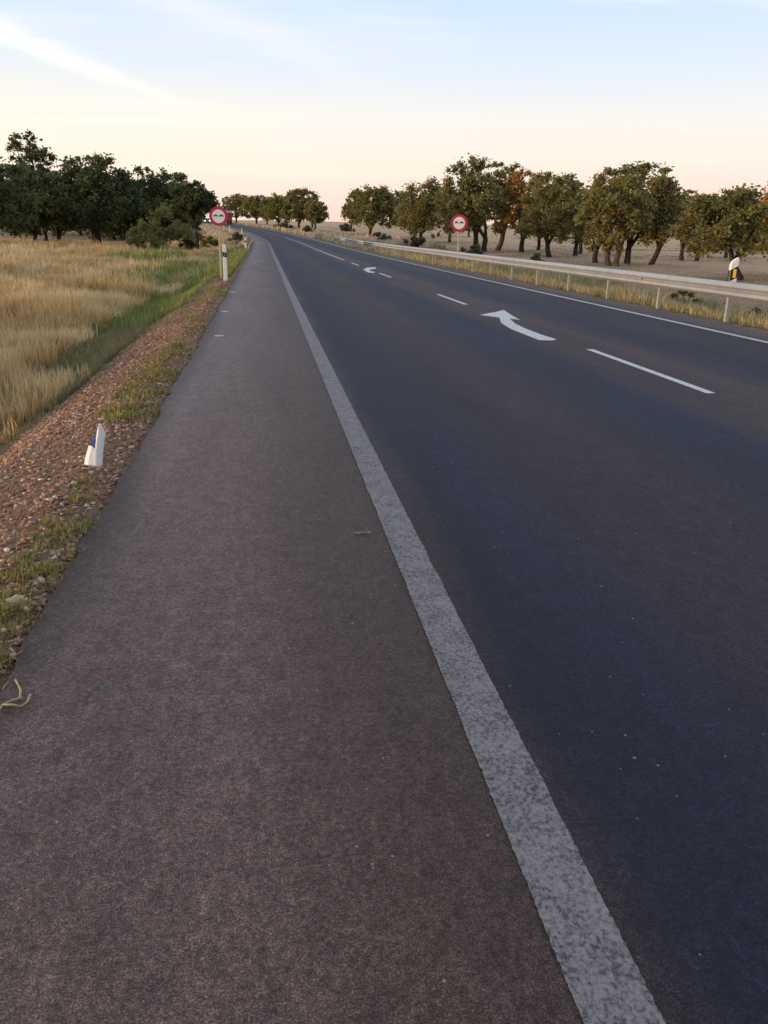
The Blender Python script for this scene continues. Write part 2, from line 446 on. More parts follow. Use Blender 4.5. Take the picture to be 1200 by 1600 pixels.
tag(road, 'two lane asphalt road with brownish shoulder, bending left in the distance', kind='structure')
near_rows = axis((-3, 20, .25), (20, 60, 1), (60, 330, 3))
jg = lambda s, q: .005*mnoise.noise(Vector((s*5, q, 0))) + .003*mnoise.noise(Vector((s*47, q, 3))) + .004*mnoise.noise(Vector((s*110, q, 7)))
e1 = strip('edge_line', [.575, .735], axis((-3, .7, .25), (.7, 7, .012), (7, 20, .1), (20, 60, 1), (60, 330, 3)), .004, M['edge_paint'], road, jag={0: lambda s: jg(s, 0), 1: lambda s: jg(s, 5)})
tag(e1, 'worn greyish white line between shoulder and near lane')
e2 = strip('edge_line', [7.36, 7.49], near_rows, .004, M['far_paint'], road)
tag(e2, 'thin white line along the far edge of the road')
OC = 4.36
for a, b in ((-13, -9.6), (-2.6, .8), (7.63, 10.89), (18.20, 21.30), (29.45, 32.5), (39.8, 43.0)):
    strip('dash_line', [OC-.05, OC+.05], axis((a, b, .5)), .004, M['paint'], road)
lng = strip('dash_line', [OC-.05, OC+.05], axis((47.0, 130, 1.5)), .004, M['paint'], road)
tag(lng, 'long continuous stretch of the white centre line')
# lane return arrows, outlines in metres on the road surface
ARROW1 = [(4.06, 15.77), (4.31, 16.12), (4.52, 16.37), (4.84, 16.88), (4.69, 15.83), (4.57, 14.83), (4.45, 15.10), (4.29, 14.18), (4.24, 13.42), (4.23, 12.59), (4.27, 11.97), (4.15, 11.84), (3.97, 11.88), (3.97, 12.53), (3.97, 13.36), (4.07, 14.30), (4.31, 15.30), (4.18, 15.51)]
ARROW2 = [(4.07, 35.45), (4.46, 37.43), (4.93, 38.12), (4.73, 36.44), (4.37, 35.53), (4.18, 34.15), (4.33, 33.47), (4.13, 32.56), (3.97, 32.95)]
for A, lab in ((ARROW1, 'nearer curved white return arrow'), (ARROW2, 'farther small curved white return arrow')):
    a = mesh_obj('return_arrow', [(x, y, zr(y)+.0045) for x, y in A], [tuple(range(len(A)))], M['paint'], road)
    tag(a, lab)
# small pale survey marks across the shoulder
for i, (o, s, w, d) in enumerate(((-.67, 12.39, .125, .09), (-.75, 16.24, .125, .11), (-.80, 21.6, .13, .12), (.46, 3.94, .085, .014))):
    q = box(shift(s)+o, s, zr(s)+.004, w, d, .008)
    tag(mesh_obj('survey_mark', *q, M['far_paint'] if i < 3 else M['edge_paint'], road), ['small pale mark nearest the gravel in mid shoulder', 'small pale mark farther along the shoulder', 'faint pale mark near the marker post', 'thin pale mark beside the worn edge line'][i])

# ------------------------------------------------------------------ trees
rng = np.random.default_rng(7)
def leaf_cloud(C, rad, per, size, rg):
    """C (k,3) clump centres, rad (k,) radii -> leaf rhombi"""
    k = len(C)
    n = (per*(rad/np.mean(rad))**2).astype(int).clip(8)
    ci = np.repeat(np.arange(k), n)
    m = len(ci)
    d = rg.normal(size=(m, 3)); d /= np.linalg.norm(d, axis=1)[:, None]
    r = np.minimum(np.abs(rg.normal(size=m))*.52, 1.12)
    P = C[ci] + d*(r*rad[ci])[:, None]*np.array([1.0, 1.0, .8])
    a = rg.normal(size=(m, 3)); a[:, 2] *= .7; a /= np.linalg.norm(a, axis=1)[:, None]
    b = np.cross(a, rg.normal(size=(m, 3))); b /= np.linalg.norm(b, axis=1)[:, None]
    L = size*(.6+.8*rg.random(m))[:, None]
    V = np.stack([P-a*L, P+b*L*.55, P+a*L, P-b*L*.55], 1).reshape(-1, 3)
    T = np.arange(m*4).reshape(m, 4)
    u = rg.random(m); u = np.where(rg.random(m) < .12, u, u*.35)
    tone = np.clip(rg.random(k)[ci]*.8+rg.random(m)*.35, 0, 1)
    UV = np.repeat(np.stack([u, tone], 1), 4, axis=0)
    return V, T, UV
def tree(name, label, group, x, y, h, bot, off, w, seed, leafmat, nleaf=9000, lsize=.1, wisps=4, fork=None, trunk_r=None, lean=0.0, stems=1, sparse=1.0, flat=.0, bark='bark', brown=None):
    rg = np.random.default_rng(seed); rnd = random.Random(seed)
    z0 = hgt(x, y) + float(rough_n(np.array([x-shift(y)]), np.array([y]))[0]) - .05
    root = empty(name, (x, y, z0))
    tag(root, label, 'tree', group)
    # local frame: +X of the picture at this bearing
    ang = math.atan2(x, y)
    right = np.array([math.cos(ang), -math.sin(ang), 0]); fwd = np.array([math.sin(ang), math.cos(ang), 0])
    cz = (h+bot)/2; rz = (h-bot)/2
    cc = right*off + np.array([0, 0, cz])
    wd = w*.9
    ncl = int(125*sparse*max(1, w/3.0))
    C, Rd = [], []
    lobes = [(rnd.uniform(0, 6.28), rnd.uniform(0, 6.28), rnd.uniform(0, 6.28)) for _ in range(1)][0]
    tries = 0
    while len(C) < ncl and tries < 4000:
        tries += 1
        d = rg.normal(size=3); d /= np.linalg.norm(d)
        r = rg.random()**.33
        az = math.atan2(d[1], d[0])
        k = 1 + .10*math.sin(2*az+lobes[0]) + .10*math.sin(3*az+lobes[1]) + .12*math.sin(5*d[2]+lobes[2])
        k = min(k, 1.12)
        px, py, pz = d*r*k*.93
        if flat and pz > 0: pz *= (1-flat)
        # squarer crown skirt: holm oaks are broad and flat below
        if pz < 0: px *= 1.15; py *= 1.15; pz *= 1.12
        C.append(cc + right*px*w + fwd*py*wd + np.array([0, 0, pz*rz]))
        Rd.append(rnd.uniform(.24, .46)*min(w, rz+.8)*.62)
    for i in range(wisps):                                # loose sprays above and beside the crown
        a = rnd.uniform(-.8, .8); top = rnd.uniform(.78, .97)
        C.append(cc + right*a*w*math.sqrt(max(.05, 1-top**2))*1.4 + fwd*rnd.uniform(-.4, .4)*wd + np.array([0, 0, top*rz]))
        Rd.append(rnd.uniform(.10, .18)*w)
    C = np.array(C); Rd = np.array(Rd)
    # wood
    tr = trunk_r or .032*h
    fz = fork or max(bot*.75, h*.15)
    parts = []
    for sidx in range(stems):
        bx = right*((sidx-(stems-1)/2)*tr*2.6)
        base = np.array([0, 0, 0.0]) + bx
        fk = base + right*(lean*fz + (sidx-(stems-1)/2)*.3) + fwd*rnd.uniform(-.1, .1)*fz + np.array([0, 0, fz])
        mid = (base+fk)/2 + right*rnd.uniform(-.08, .08)
        parts.append(tube([base+(0, 0, -.15), base+(0, 0, .12), mid, fk], [tr*1.5, tr*1.12, tr*.95, tr*.92], 9))
        nb = rnd.choice((3, 4))
        order = rnd.sample(range(len(C)), min(len(C), 14))
        mains = []
        for bnum in range(nb):
            az = 2*math.pi*bnum/nb + rnd.uniform(-.4, .4)
            tgt = cc + right*math.cos(az)*w*.5 + fwd*math.sin(az)*w*.5 + np.array([0, 0, rnd.uniform(-.35, .25)*rz])
            m1 = fk*.55 + tgt*.45 + np.array([0, 0, rnd.uniform(-.12, .1)*rz]) + right*rnd.uniform(-.15, .15)
            pth = [fk-(0, 0, tr*.3), fk*.8+m1*.2, m1, tgt]
            parts.append(tube(pth, [tr*.75, tr*.62, tr*.45, tr*.25], 7)); mains.append((m1, tgt))
        for ci in order:
            tg = C[ci]
            m1, t1 = min(mains, key=lambda q: np.linalg.norm(q[1]-tg))
            st = m1*.4+t1*.6
            mm = (st+tg)/2 + rg.normal(size=3)*.1*w*.3
            parts.append(tube([st, mm, tg], [tr*.3, tr*.18, tr*.06], 5, False))
    tv, tf = join(parts)
    to = mesh_obj('trunk', tv, tf, M[bark], root, smooth=True)
    per = nleaf/len(C)
    bl = np.zeros(len(C), bool)
    if brown is not None:
        rel = (C-cc) @ right / w
        bl = (rel > brown[0]) & (rel < brown[1]) & ((C[:, 2]-cz)/rz > brown[2])
    if (~bl).any():
        V_, T_, U_ = leaf_cloud(C[~bl], Rd[~bl], per, lsize, rg)
        fast_mesh('crown', V_, T_, M[leafmat], root, uvs=U_, k=4)
    if bl.any():
        V_, T_, U_ = leaf_cloud(C[bl], Rd[bl], per, lsize, rg)
        tag(fast_mesh('crown', V_, T_, M['leaf_brown'], root, uvs=U_, k=4), 'withered orange brown part of the crown')
    return root
TR = [
 ('R1', 20.5, 167.4, 9.5, 2.3, 1.0, 5.7),
 ('R1b', 20.2, 201.0, 7.2, 2.7, 0.5, 2.3),
 ('R2', 25.5, 138.4, 9.3, 1.4, 0.7, 4.3),
 ('R3', 25.6, 100.9, 10.3, 2.0, -1.5, 3.2),
 ('R3b', 29.3, 106.6, 10.4, 2.4, 0.3, 2.7),
 ('R4', 30.4, 99.9, 9.3, 1.6, 0.2, 2.7),
 ('R5', 28.0, 82.7, 7.8, 1.3, 0.1, 3.1),
 ('R6a', 26.6, 67.0, 6.6, 1.2, 0.1, 1.6),
 ('R6b', 26.0, 62.1, 6.8, 1.4, -0.1, 2.3),
 ('R6c', 29.5, 67.4, 7.7, 1.8, 0.8, 2.6),
 ('R7', 31.1, 66.4, 6.7, 1.8, 0.5, 2.0),
 ('R8', 25.6, 43.6, 4.6, 1.2, -0.8, 2.5),
 ('R9', 31.0, 48.1, 5.4, 1.0, 0.2, 2.6),
 ('RB1', 31.5, 145.6, 8.2, 1.9, 0.3, 4.1),
 ('RB2', 35.6, 94.5, 7.1, 1.7, 0.2, 2.4),
 ('RB3', 41.5, 78.7, 5.8, 1.8, 0.0, 2.4),
 ('RB4', 34.9, 107.5, 7.0, 1.8, 0.1, 3.0),
 ('RB5', 30.6, 175.3, 7.7, 1.8, 0.5, 3.7),
 ('RB6', 46.7, 82.7, 5.8, 1.6, 0.2, 2.3),
 ('RC1', 44.2, 184.8, 7.5, 1.3, 0.1, 3.6),
 ('RC2', 60.1, 169.7, 6.9, 1.2, 0.4, 3.3),
 ('RC3', 39.8, 78.5, 6.3, 1.5, 0.1, 1.8),
 ('RC4', 87.5, 145.8, 6.3, 1.2, 0.4, 3.1),
 ('RC5', 32.7, 88.1, 7.4, 1.4, 0.2, 2.0),
 ('L1', -14.4, 78.4, 7.2, 1.1, 0.2, 3.8),
 ('L2', -18.5, 83.3, 6.0, 1.1, 0.3, 2.7),
 ('L3', -19.0, 76.8, 6.0, 1.0, -0.8, 3.1),
 ('L0', -19.4, 65.7, 6.4, 0.5, -0.2, 2.8),
 ('LT', -28.4, 115.6, 11.7, 5.0, 0.2, 2.8),
 ('L4', -11.0, 82.2, 6.9, 0.7, 1.1, 3.2),
 ('L5', -9.5, 97.9, 7.7, 0.4, -0.1, 2.7),
 ('L6', -5.5, 73.8, 5.6, 2.8, -0.1, 1.8),
 ('LB1', -17.5, 111.6, 7.6, 0.5, 0.6, 3.9),
 ('LB2', -31.9, 120.9, 8.0, -0.2, 0.5, 4.1),
 ('LB3', -23.2, 116.7, 7.2, 0.2, 0.6, 3.1),
 ('LB4', -11.5, 106.4, 7.3, 0.8, 0.6, 3.3),
 ('LB6', -22.1, 93.4, 5.5, 0.1, 0.0, 2.6),
 ('LB7', -17.1, 104.6, 5.2, 0.2, 0.0, 3.1),
 ('LB5', -9.9, 118.6, 7.1, 1.3, 0.2, 2.2),
 ('M1', 12.9, 217.0, 7.1, 2.4, 0.0, 3.0),
 ('M2', 9.2, 225.8, 10.0, 2.2, 0.8, 4.6),
 ('M3', 4.6, 256.0, 9.2, 2.0, 0.2, 5.1),
 ('M4', -1.9, 274.0, 9.1, 2.7, 0.9, 5.5),
 ('M5', -9.2, 313.9, 10.2, 2.8, 0.7, 6.2),
 ('M6', 15.3, 273.6, 9.2, 2.1, -0.1, 3.5),
 ('M7', 1.7, 321.0, 9.5, 2.1, 0.6, 6.5)]
GR, GL, GM = 'oaks in the field beyond the guardrail', 'dark oaks at the back of the dry field', 'oaks on the rise beyond the bend'
opts = {
 'R1': dict(label='round domed oak alone between the guardrail end and the oak row', g=GR, wisps=0, lean=.05, n=16000),
 'R1b': dict(label='small oak peeking out left of the round domed oak', g=GM, n=4000, wisps=1),
 'R2': dict(label='bushy oak with a forked trunk, left of the no overtaking sign', g=GR, n=12000, lean=-.25, wisps=6),
 'R3': dict(label='tallest oak beyond the guardrail, with loose open sprays at its top', g=GR, n=12000, wisps=12, stems=2, sparse=1.1),
 'R3b': dict(label='oak with a reddish leaning trunk right of the no overtaking sign', g=GR, n=10000, wisps=5, lean=.3, bark='bark_red', brown=(.35, 1.5, -.3)),
 'R4': dict(label='oak with withered orange brown leaves in the middle of the row', g=GR, n=10000, wisps=5, brown=(-1.3, .9, -.7)),
 'R5': dict(label='oak with a low trunk forking in a V, right of the withered one', g=GR, n=12000, wisps=6, lean=-.2),
 'R6a': dict(label='slim oak, leftmost trunk of the dense clump beyond the guardrail', g=GR, n=9000, wisps=4),
 'R6b': dict(label='oak with pale twin trunk nearest the guardrail in the dense clump', g=GR, n=13000, wisps=5, stems=2, bark='bark_red'),
 'R6c': dict(label='tallest oak of the dense clump beyond the guardrail', g=GR, n=13000, wisps=8),
 'R7': dict(label='oak with a dark leaning trunk, right end of the dense clump', g=GR, n=9000, wisps=4, lean=.35),
 'R8': dict(label='wide spreading oak behind the yellow and black marker post', g=GR, n=15000, wisps=6, lean=-.5, trunk_r=.2, brown=(.55, 1.3, .0)),
 'R9': dict(label='oak with withered orange leaves at the right edge of the view', g=GR, n=14000, wisps=6, brown=(-1.3, .1, -.2)),
 'RB1': dict(label='far oak filling the gap behind the bushy forked oak', g=GR, n=6000), 'RB2': dict(label='far oak behind the left side of the dense clump', g=GR, n=5000),
 'RB3': dict(label='low far oak between the dense clump and the wide spreading oak', g=GR, n=6000), 'RB4': dict(label='far oak behind the withered and the V forked oaks', g=GR, n=5000),
 'RB5': dict(label='farthest pale oak left of the bushy forked oak', g=GR, n=4000), 'RB6': dict(label='low far oak behind the wide spreading oak', g=GR, n=5000),
 'RC1': dict(label='distant oak on the far edge of the pasture, seen right of the round sign', g=GR, n=5000),
 'RC2': dict(label='distant oak on the far edge of the pasture, left of the dense clump', g=GR, n=5000),
 'RC3': dict(label='mid distance oak closing the gap between the dense clump and the wide oak', g=GR, n=7000, wisps=5),
 'RC4': dict(label='distant oak under the right side of the wide spreading oak', g=GR, n=5000),
 'RC5': dict(label='mid distance oak closing the gap left of the dense clump', g=GR, n=7000, wisps=5),
 'L1': dict(label='big dark oak with the thickest trunk at the field edge', g=GL, n=15000, wisps=9, trunk_r=.42, fork=1.9),
 'L2': dict(label='dark oak with a slim trunk just left of the thick trunked oak', g=GL, n=12000, lean=-.15, wisps=4),
 'L3': dict(label='dark oak with a narrow trunk under the tall open tree', g=GL, n=13000, wisps=4),
 'L0': dict(label='dark oak cut off by the left edge of the view', g=GL, n=13000, wisps=4),
 'LT': dict(label='tall open crowned tree rising above the dark oaks at far left', g=GL, n=3600, wisps=7, sparse=.55, trunk_r=.2, fork=6.5, tall=True),
 'L4': dict(label='dark oak right of the thick trunked oak, trunk hidden by scrub', g=GL, n=13000, wisps=7),
 'L5': dict(label='dark oak behind the scrub, left of the no overtaking sign', g=GL, n=12000, wisps=6),
 'L6': dict(label='smaller dark oak closest to the left no overtaking sign', g=GL, n=9000, wisps=6),
 'LB1': dict(label='dark oak in the back row behind the thick trunked oak', g=GL, n=8000), 'LB2': dict(label='dark oak in the back row behind the left edge', g=GL, n=8000),
 'LB3': dict(label='dark oak in the back row between the two narrow trunks', g=GL, n=7000), 'LB4': dict(label='dark oak in the back row behind the scrub', g=GL, n=7000),
 'LB5': dict(label='dark oak in the back row nearest the road bend', g=GL, n=6000),
 'LB6': dict(label='low dark oak filling in behind the two narrow trunks at far left', g=GL, n=8000), 'LB7': dict(label='low dark oak just behind the thick trunked oak', g=GL, n=8000),
 'M1': dict(label='small oak with a visible stem at the right end of the far group', g=GM, n=5000, wisps=2),
 'M2': dict(label='tallest oak of the far group beyond the bend', g=GM, n=7000, wisps=5), 'M3': dict(label='far oak just left of the tallest one beyond the bend', g=GM, n=6000),
 'M4': dict(label='far oak over the tan bank where the road turns', g=GM, n=5500), 'M5': dict(label='farthest left oak behind the no overtaking sign and the bend', g=GM, n=5500),
 'M6': dict(label='far oak behind the small one with a visible stem', g=GM, n=4000), 'M7': dict(label='most distant oak behind the far group', g=GM, n=4000),
}
names = {n: i for i, n in enumerate(opts)}
for (n, x, y, h, bot, off, w) in TR:
    p = opts[n]
    dist = math.hypot(x, y)
    left = n[0] == 'L'
    tree('olive_oak' if False else 'oak_tree' if n != 'LT' else 'tall_tree', p['label'], p['g'], x, y, h, bot, off, w*(1.14 if n in ('R2', 'R3', 'R3b', 'R4', 'R5', 'R6a', 'R7', 'RB1', 'RB2', 'RB4') else 1.16 if n in ('R6b', 'R6c', 'R8', 'R9') or (n[0] == 'L' and n not in ('L6', 'LB5', 'L5')) else 1.04), 100+names[n]*7, 'leaf_shaded' if left else 'leaf',
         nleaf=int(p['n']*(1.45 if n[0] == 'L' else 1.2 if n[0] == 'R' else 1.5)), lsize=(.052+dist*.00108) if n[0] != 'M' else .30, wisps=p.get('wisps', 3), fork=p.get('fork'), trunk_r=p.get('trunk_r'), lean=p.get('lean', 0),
         stems=p.get('stems', 1), sparse=p.get('sparse', 1), flat=p.get('flat', 0), bark=p.get('bark', 'bark'), brown=p.get('brown'))

# ------------------------------------------------------------------ shrubs
def shrub(label, group, x, y, h, w, seed, mat, n=1600, lsize=.07, cat='shrub', name='shrub'):
    rg = np.random.default_rng(seed)
    z0 = hgt(x, y)-.03
    root = empty(name, (x, y, z0)); tag(root, label, cat, group)
    k = max(6, int(14*w))
    C = np.stack([rg.normal(size=k)*w*.42, rg.normal(size=k)*w*.35, (.15+.75*rg.random(k)**.9)*h], 1)
    C[:, 2] *= np.clip(1.05-.35*np.abs(C[:, 0])/w, .3, 1)
    V_, T_, U_ = leaf_cloud(C, (.16+.12*rg.random(k))*min(h, w)*1.1, n/k, lsize, rg)
    V_[:, 2] = np.clip(V_[:, 2], 0.0, None)
    fast_mesh('foliage', V_, T_, M[mat], root, uvs=U_, k=4)
    parts = [tube([(0, 0, -.05), tuple(C[i]*.5), tuple(C[i])], [.02, .014, .006], 4, False) for i in range(min(k, 9))]
    mesh_obj('stem', *join(parts), M['bark'], root)
    return root
SH = [
 (-9.34, 69.37, 2.63, 1.64, 'leaf', 'green scrub bush left end, at the edge of the dry grass', 'green scrub at the end of the dry field'),
 (-7.36, 67.13, 3.63, 2.08, 'leaf', 'dense green scrub bush in the middle of the thicket', 'green scrub at the end of the dry field'),
 (-6.01, 70.13, 2.4, 1.55, 'leaf_shaded', 'dark scrub bush under the small oak near the sign', 'green scrub at the end of the dry field'),
 (-4.97, 75.57, 1.77, 1.22, 'leaf', 'dark scrub bush directly left of the sign pole', 'green scrub at the end of the dry field'),
 (-2.9, 102.49, 1.62, 0.98, 'leaf_grey', 'low weeds behind the second marker post', 'green scrub at the end of the dry field'),
 (18.01, 129.69, 1.46, 1.44, 'leaf_grey', 'low grey bush behind the guardrail under the forked oak', 'bushes along the pasture behind the guardrail'),
 (19.71, 111.55, 1.58, 1.41, 'leaf_grey', 'olive bush right of the forked oak trunk', 'bushes along the pasture behind the guardrail'),
 (19.92, 80.91, 1.28, 1.1, 'leaf_grey', 'olive bush right of the sign pole behind the rail', 'bushes along the pasture behind the guardrail'),
 (18.94, 58.9, 1.12, 0.77, 'leaf_grey', 'green bush beside the V forked trunk', 'bushes along the pasture behind the guardrail'),
 (15.08, 39.75, 0.5, 0.47, 'leaf_grey', 'small bush seen under the guardrail beam left of the clump', 'bushes along the pasture behind the guardrail'),
 (13.28, 25.56, 0.55, 0.63, 'leaf', 'dark green bush under the guardrail near the marker post', 'bushes along the pasture behind the guardrail'),
 (12.9, 20.91, 0.36, 0.45, 'leaf_grey', 'grey green bush under the guardrail at the right edge', 'bushes along the pasture behind the guardrail'),
 (19.83, 151.01, 1.48, 1.12, 'leaf_grey', 'tiny bush at the foot of the round domed oak', 'bushes along the pasture behind the guardrail'),
 (5.04, 203.59, 2.24, 1.94, 'leaf_grey', 'low scrub under the tallest far oak', 'scrub on the bank beyond the bend'),
 (8.72, 174.08, 1.93, 1.4, 'leaf_grey', 'low scrub under the small stemmed oak', 'scrub on the bank beyond the bend'),
 (20.79, 220.84, 1.84, 2.11, 'leaf_grey', 'low scrub left of the round domed oak', 'scrub on the bank beyond the bend')]
for i, (x, y, h, w, m_, lab, g) in enumerate(SH):
    shrub(lab, g, x, y, h, w, 900+i, m_, n=int(2200+1500*w), lsize=.03+.0009*math.hypot(x, y))

# ------------------------------------------------------------------ grasses (nobody could count the blades)
def grass(name, label, mat, regions, seed, lean=.35, parent=None):
    """regions: (o0,o1,s0,s1,count,height,width,clumpiness)"""
    rg = np.random.default_rng(seed)
    Vs, Us = [], []
    for (o0, o1, s0, s1, n, h, w, cl) in regions:
        u = rg.random(n)
        s = s0*(s1/s0)**u if s1/s0 > 2.2 else s0+(s1-s0)*u
        o = o0+(o1-o0)*rg.random(n)
        if cl:
            kk = max(3, n//30)
            pick = rg.integers(0, kk, n)
            s = s[pick] + rg.normal(size=n)*cl; o = o[pick] + rg.normal(size=n)*cl
        o = np.clip(o, o0 - (.15 if cl else 0), o1 + (.05 if cl else 0))
        x = o+shift_n(s); z = zr_n(s)+prof_n(o)+rough_n(o, s)-.01
        pat = .5+.55*np.sin(o*.9+s*.35+1.5*np.sin(s*.21))*np.sin(s*.55-o*.4+np.sin(o*1.1)) + .35*np.sin(o*2.6+s*1.7+2*np.sin(o*.7))
        H_ = h*(.45+.75*rg.random(n))*np.clip(.7+.42*pat, .3, 1.5)
        W_ = w*(.6+.8*rg.random(n))
        th = rg.random(n)*2*np.pi; ln = rg.normal(size=n)*lean+.12
        dx, dy = np.cos(th), np.sin(th)
        bx, by = -dy*W_/2, dx*W_/2
        lx, ly = dx*ln*H_, dy*ln*H_
        v0 = np.stack([x-bx, y_ if False else s-by, z], 1)
        v1 = np.stack([x+bx, s+by, z], 1)
        v2 = np.stack([x+lx*.42+bx*.9, s+ly*.42+by*.9, z+H_*.6], 1)
        v3 = np.stack([x+lx*.42-bx*.9, s+ly*.42-by*.9, z+H_*.6], 1)
        v4 = np.stack([x+lx, s+ly, z+H_*(1-.25*np.abs(ln))], 1)
        Vs.append(np.stack([v0, v1, v2, v3, v4], 1).reshape(-1, 3))
        rr = rg.random(n)
        Us.append(np.stack([np.repeat(rr, 5), np.tile([0, 0, .6, .6, 1.0], n)], 1))
    V_ = np.concatenate(Vs); U_ = np.concatenate(Us)
    b_ = (np.arange(len(V_)//5)*5)[:, None, None]
    T_ = (np.array([(0, 1, 2), (0, 2, 3), (3, 2, 4)])[None] + b_).reshape(-1, 3)
    o_ = fast_mesh(name, V_, T_, mat, parent, uvs=U_, k=3)
    tag(o_, label, None, None, 'stuff')
    o_['category'] = 'grass'
    return o_
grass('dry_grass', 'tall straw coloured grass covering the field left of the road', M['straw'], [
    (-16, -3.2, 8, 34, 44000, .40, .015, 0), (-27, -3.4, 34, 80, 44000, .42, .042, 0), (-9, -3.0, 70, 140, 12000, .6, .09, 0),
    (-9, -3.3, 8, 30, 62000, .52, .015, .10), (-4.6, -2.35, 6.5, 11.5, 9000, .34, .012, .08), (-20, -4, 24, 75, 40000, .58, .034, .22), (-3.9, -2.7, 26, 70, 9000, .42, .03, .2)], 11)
grass('ditch_grass', 'low grey green grass in the ditch beside the gravel', M['ditch'], [
    (-3.6, -2.25, 9, 26, 24000, .15, .012, 0), (-3.9, -2.3, 9.5, 20, 6000, .24, .014, .12), (-3.4, -2.2, 4, 9, 6000, .10, .008, 0), (-2.4, -1.25, 14, 30, 3500, .10, .012, .15)], 12)
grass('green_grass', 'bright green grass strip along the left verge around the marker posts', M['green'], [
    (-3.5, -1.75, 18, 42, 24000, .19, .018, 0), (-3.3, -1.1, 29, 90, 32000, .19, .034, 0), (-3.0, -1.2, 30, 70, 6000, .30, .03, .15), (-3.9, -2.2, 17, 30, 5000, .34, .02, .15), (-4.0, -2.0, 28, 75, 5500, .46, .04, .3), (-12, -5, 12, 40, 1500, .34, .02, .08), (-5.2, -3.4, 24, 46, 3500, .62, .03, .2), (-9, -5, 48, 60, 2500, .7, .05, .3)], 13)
grass('verge_grass', 'dry mixed grass behind and under the guardrail', M['straw_right'], [
    (8.6, 13, 8, 36, 30000, .22, .014, 0), (8.6, 15, 36, 115, 20000, .30, .042, 0), (9.0, 14, 9, 36, 9000, .36, .014, .12), (9.3, 16, 36, 95, 8000, .5, .04, .3)], 14)
grass('verge_weeds', 'grey green weeds mixed into the verge under the guardrail', M['ditch'], [(8.55, 12, 9, 34, 9000, .17, .012, .09), (8.8, 12, 34, 80, 3500, .25, .03, .2)], 18, lean=.7)
grass('pasture_grass', 'sparse short dry grass in the field beyond the guardrail', M['straw_right'], [
    (14, 32, 16, 75, 24000, .10, .035, 0), (14, 70, 75, 200, 9000, .16, .10, .6)], 15)
grass('roadside_grass', 'pale golden grass on the bank along the far side of the bend', M['straw_bank'], [
    (8.6, 24, 110, 290, 28000, .8, .19, .35), (8.5, 15, 80, 180, 9000, .35, .10, .3), (-7, -1.7, 90, 280, 14000, .55, .14, .3)], 16)
grass('edge_weeds', 'small green and yellow weeds growing along the broken asphalt edge', M['weed'], [
    (-1.14, -.93, 2.7, 5.0, 1300, .05, .006, .03), (-1.17, -.95, 1.9, 3.7, 1000, .04, .005, .03), (-1.38, -.98, 6.6, 10.5, 2300, .07, .010, .06), (-1.28, -.98, 10.5, 26, 1000, .08, .014, .08), (-2.1, -1.1, 3.5, 19, 900, .055, .008, .10)], 17, lean=.8)

# ------------------------------------------------------------------ gravel
def stones(name, label, n, o0, o1, s0, s1, r0, r1, seed, pw=1.0, flat=.55, simple_=False):
    rg = np.random.default_rng(seed)
    t = (1+5**.5)/2
    I = np.array([(-1, t, 0), (1, t, 0), (-1, -t, 0), (1, -t, 0), (0, -1, t), (0, 1, t), (0, -1, -t), (0, 1, -t), (t, 0, -1), (t, 0, 1), (-t, 0, -1), (-t, 0, 1)])
    I = I/np.linalg.norm(I[0])
    Fi = np.array([(0, 11, 5), (0, 5, 1), (0, 1, 7), (0, 7, 10), (0, 10, 11), (1, 5, 9), (5, 11, 4), (11, 10, 2), (10, 7, 6), (7, 1, 8), (3, 9, 4), (3, 4, 2), (3, 2, 6), (3, 6, 8), (3, 8, 9), (4, 9, 5), (2, 4, 11), (6, 2, 10), (8, 6, 7), (9, 8, 1)])
    if simple_:
        I = np.array([(1, 0, 0), (-1, 0, 0), (0, 1, 0), (0, -1, 0), (0, 0, 1), (0, 0, -1.)])
        Fi = np.array([(0, 2, 4), (2, 1, 4), (1, 3, 4), (3, 0, 4), (2, 0, 5), (1, 2, 5), (3, 1, 5), (0, 3, 5)])
    nv = len(I)
    u = rg.random(n)
    s = s0*(s1/s0)**u
    o = o0+(o1-o0)*rg.random(n)**pw
    if name == 'gravel_spill': o = o1-(o1-o0)*rg.random(n)**.4
    r = r0+(r1-r0)*rg.random(n)**3.2
    sc = np.stack([.7+.8*rg.random(n), .6+.6*rg.random(n), flat*(.6+.8*rg.random(n))], 1)*r[:, None]
    P = I[None]*(1+.42*rg.normal(size=(n, nv, 1)).clip(-1, 1)) * sc[:, None, :]
    a = rg.random(n)*6.283; b = rg.normal(size=n)*.35
    ca, sa, cb, sb = np.cos(a), np.sin(a), np.cos(b), np.sin(b)
    X = P[..., 0]*ca[:, None]-P[..., 1]*sa[:, None]; Y = P[..., 0]*sa[:, None]+P[..., 1]*ca[:, None]; Z_ = P[..., 2]
    Y2 = Y*cb[:, None]-Z_*sb[:, None]; Z2 = Y*sb[:, None]+Z_*cb[:, None]
    z = zr_n(s)+prof_n(o)+rough_n(o, s)
    V_ = np.stack([X+(o+shift_n(s))[:, None], Y2+s[:, None], Z2+(z+sc[:, 2]*.35)[:, None]], -1).reshape(-1, 3)
    T_ = (Fi[None]+(np.arange(n)*nv)[:, None, None]).reshape(-1, 3)
    U_ = np.stack([np.repeat(np.clip(rg.beta(2.2, 2.6, n), 0, 1), nv), np.zeros(n*nv)], 1)
    o_ = fast_mesh(name, V_, T_, M['stone'], uvs=U_, k=3)
    tag(o_, label, None, None, 'stuff'); o_['category'] = 'gravel'
    return o_
stones('gravel', 'reddish brown crushed stone on the shoulder bank beside the asphalt', 20000, -2.3, -.93, 1.9, 7, .003, .018, 21, .85)
stones('gravel', 'finer looking crushed stone farther along the shoulder bank', 36000, -2.5, -.93, 6.5, 30, .005, .024, 23, .85, simple_=True)
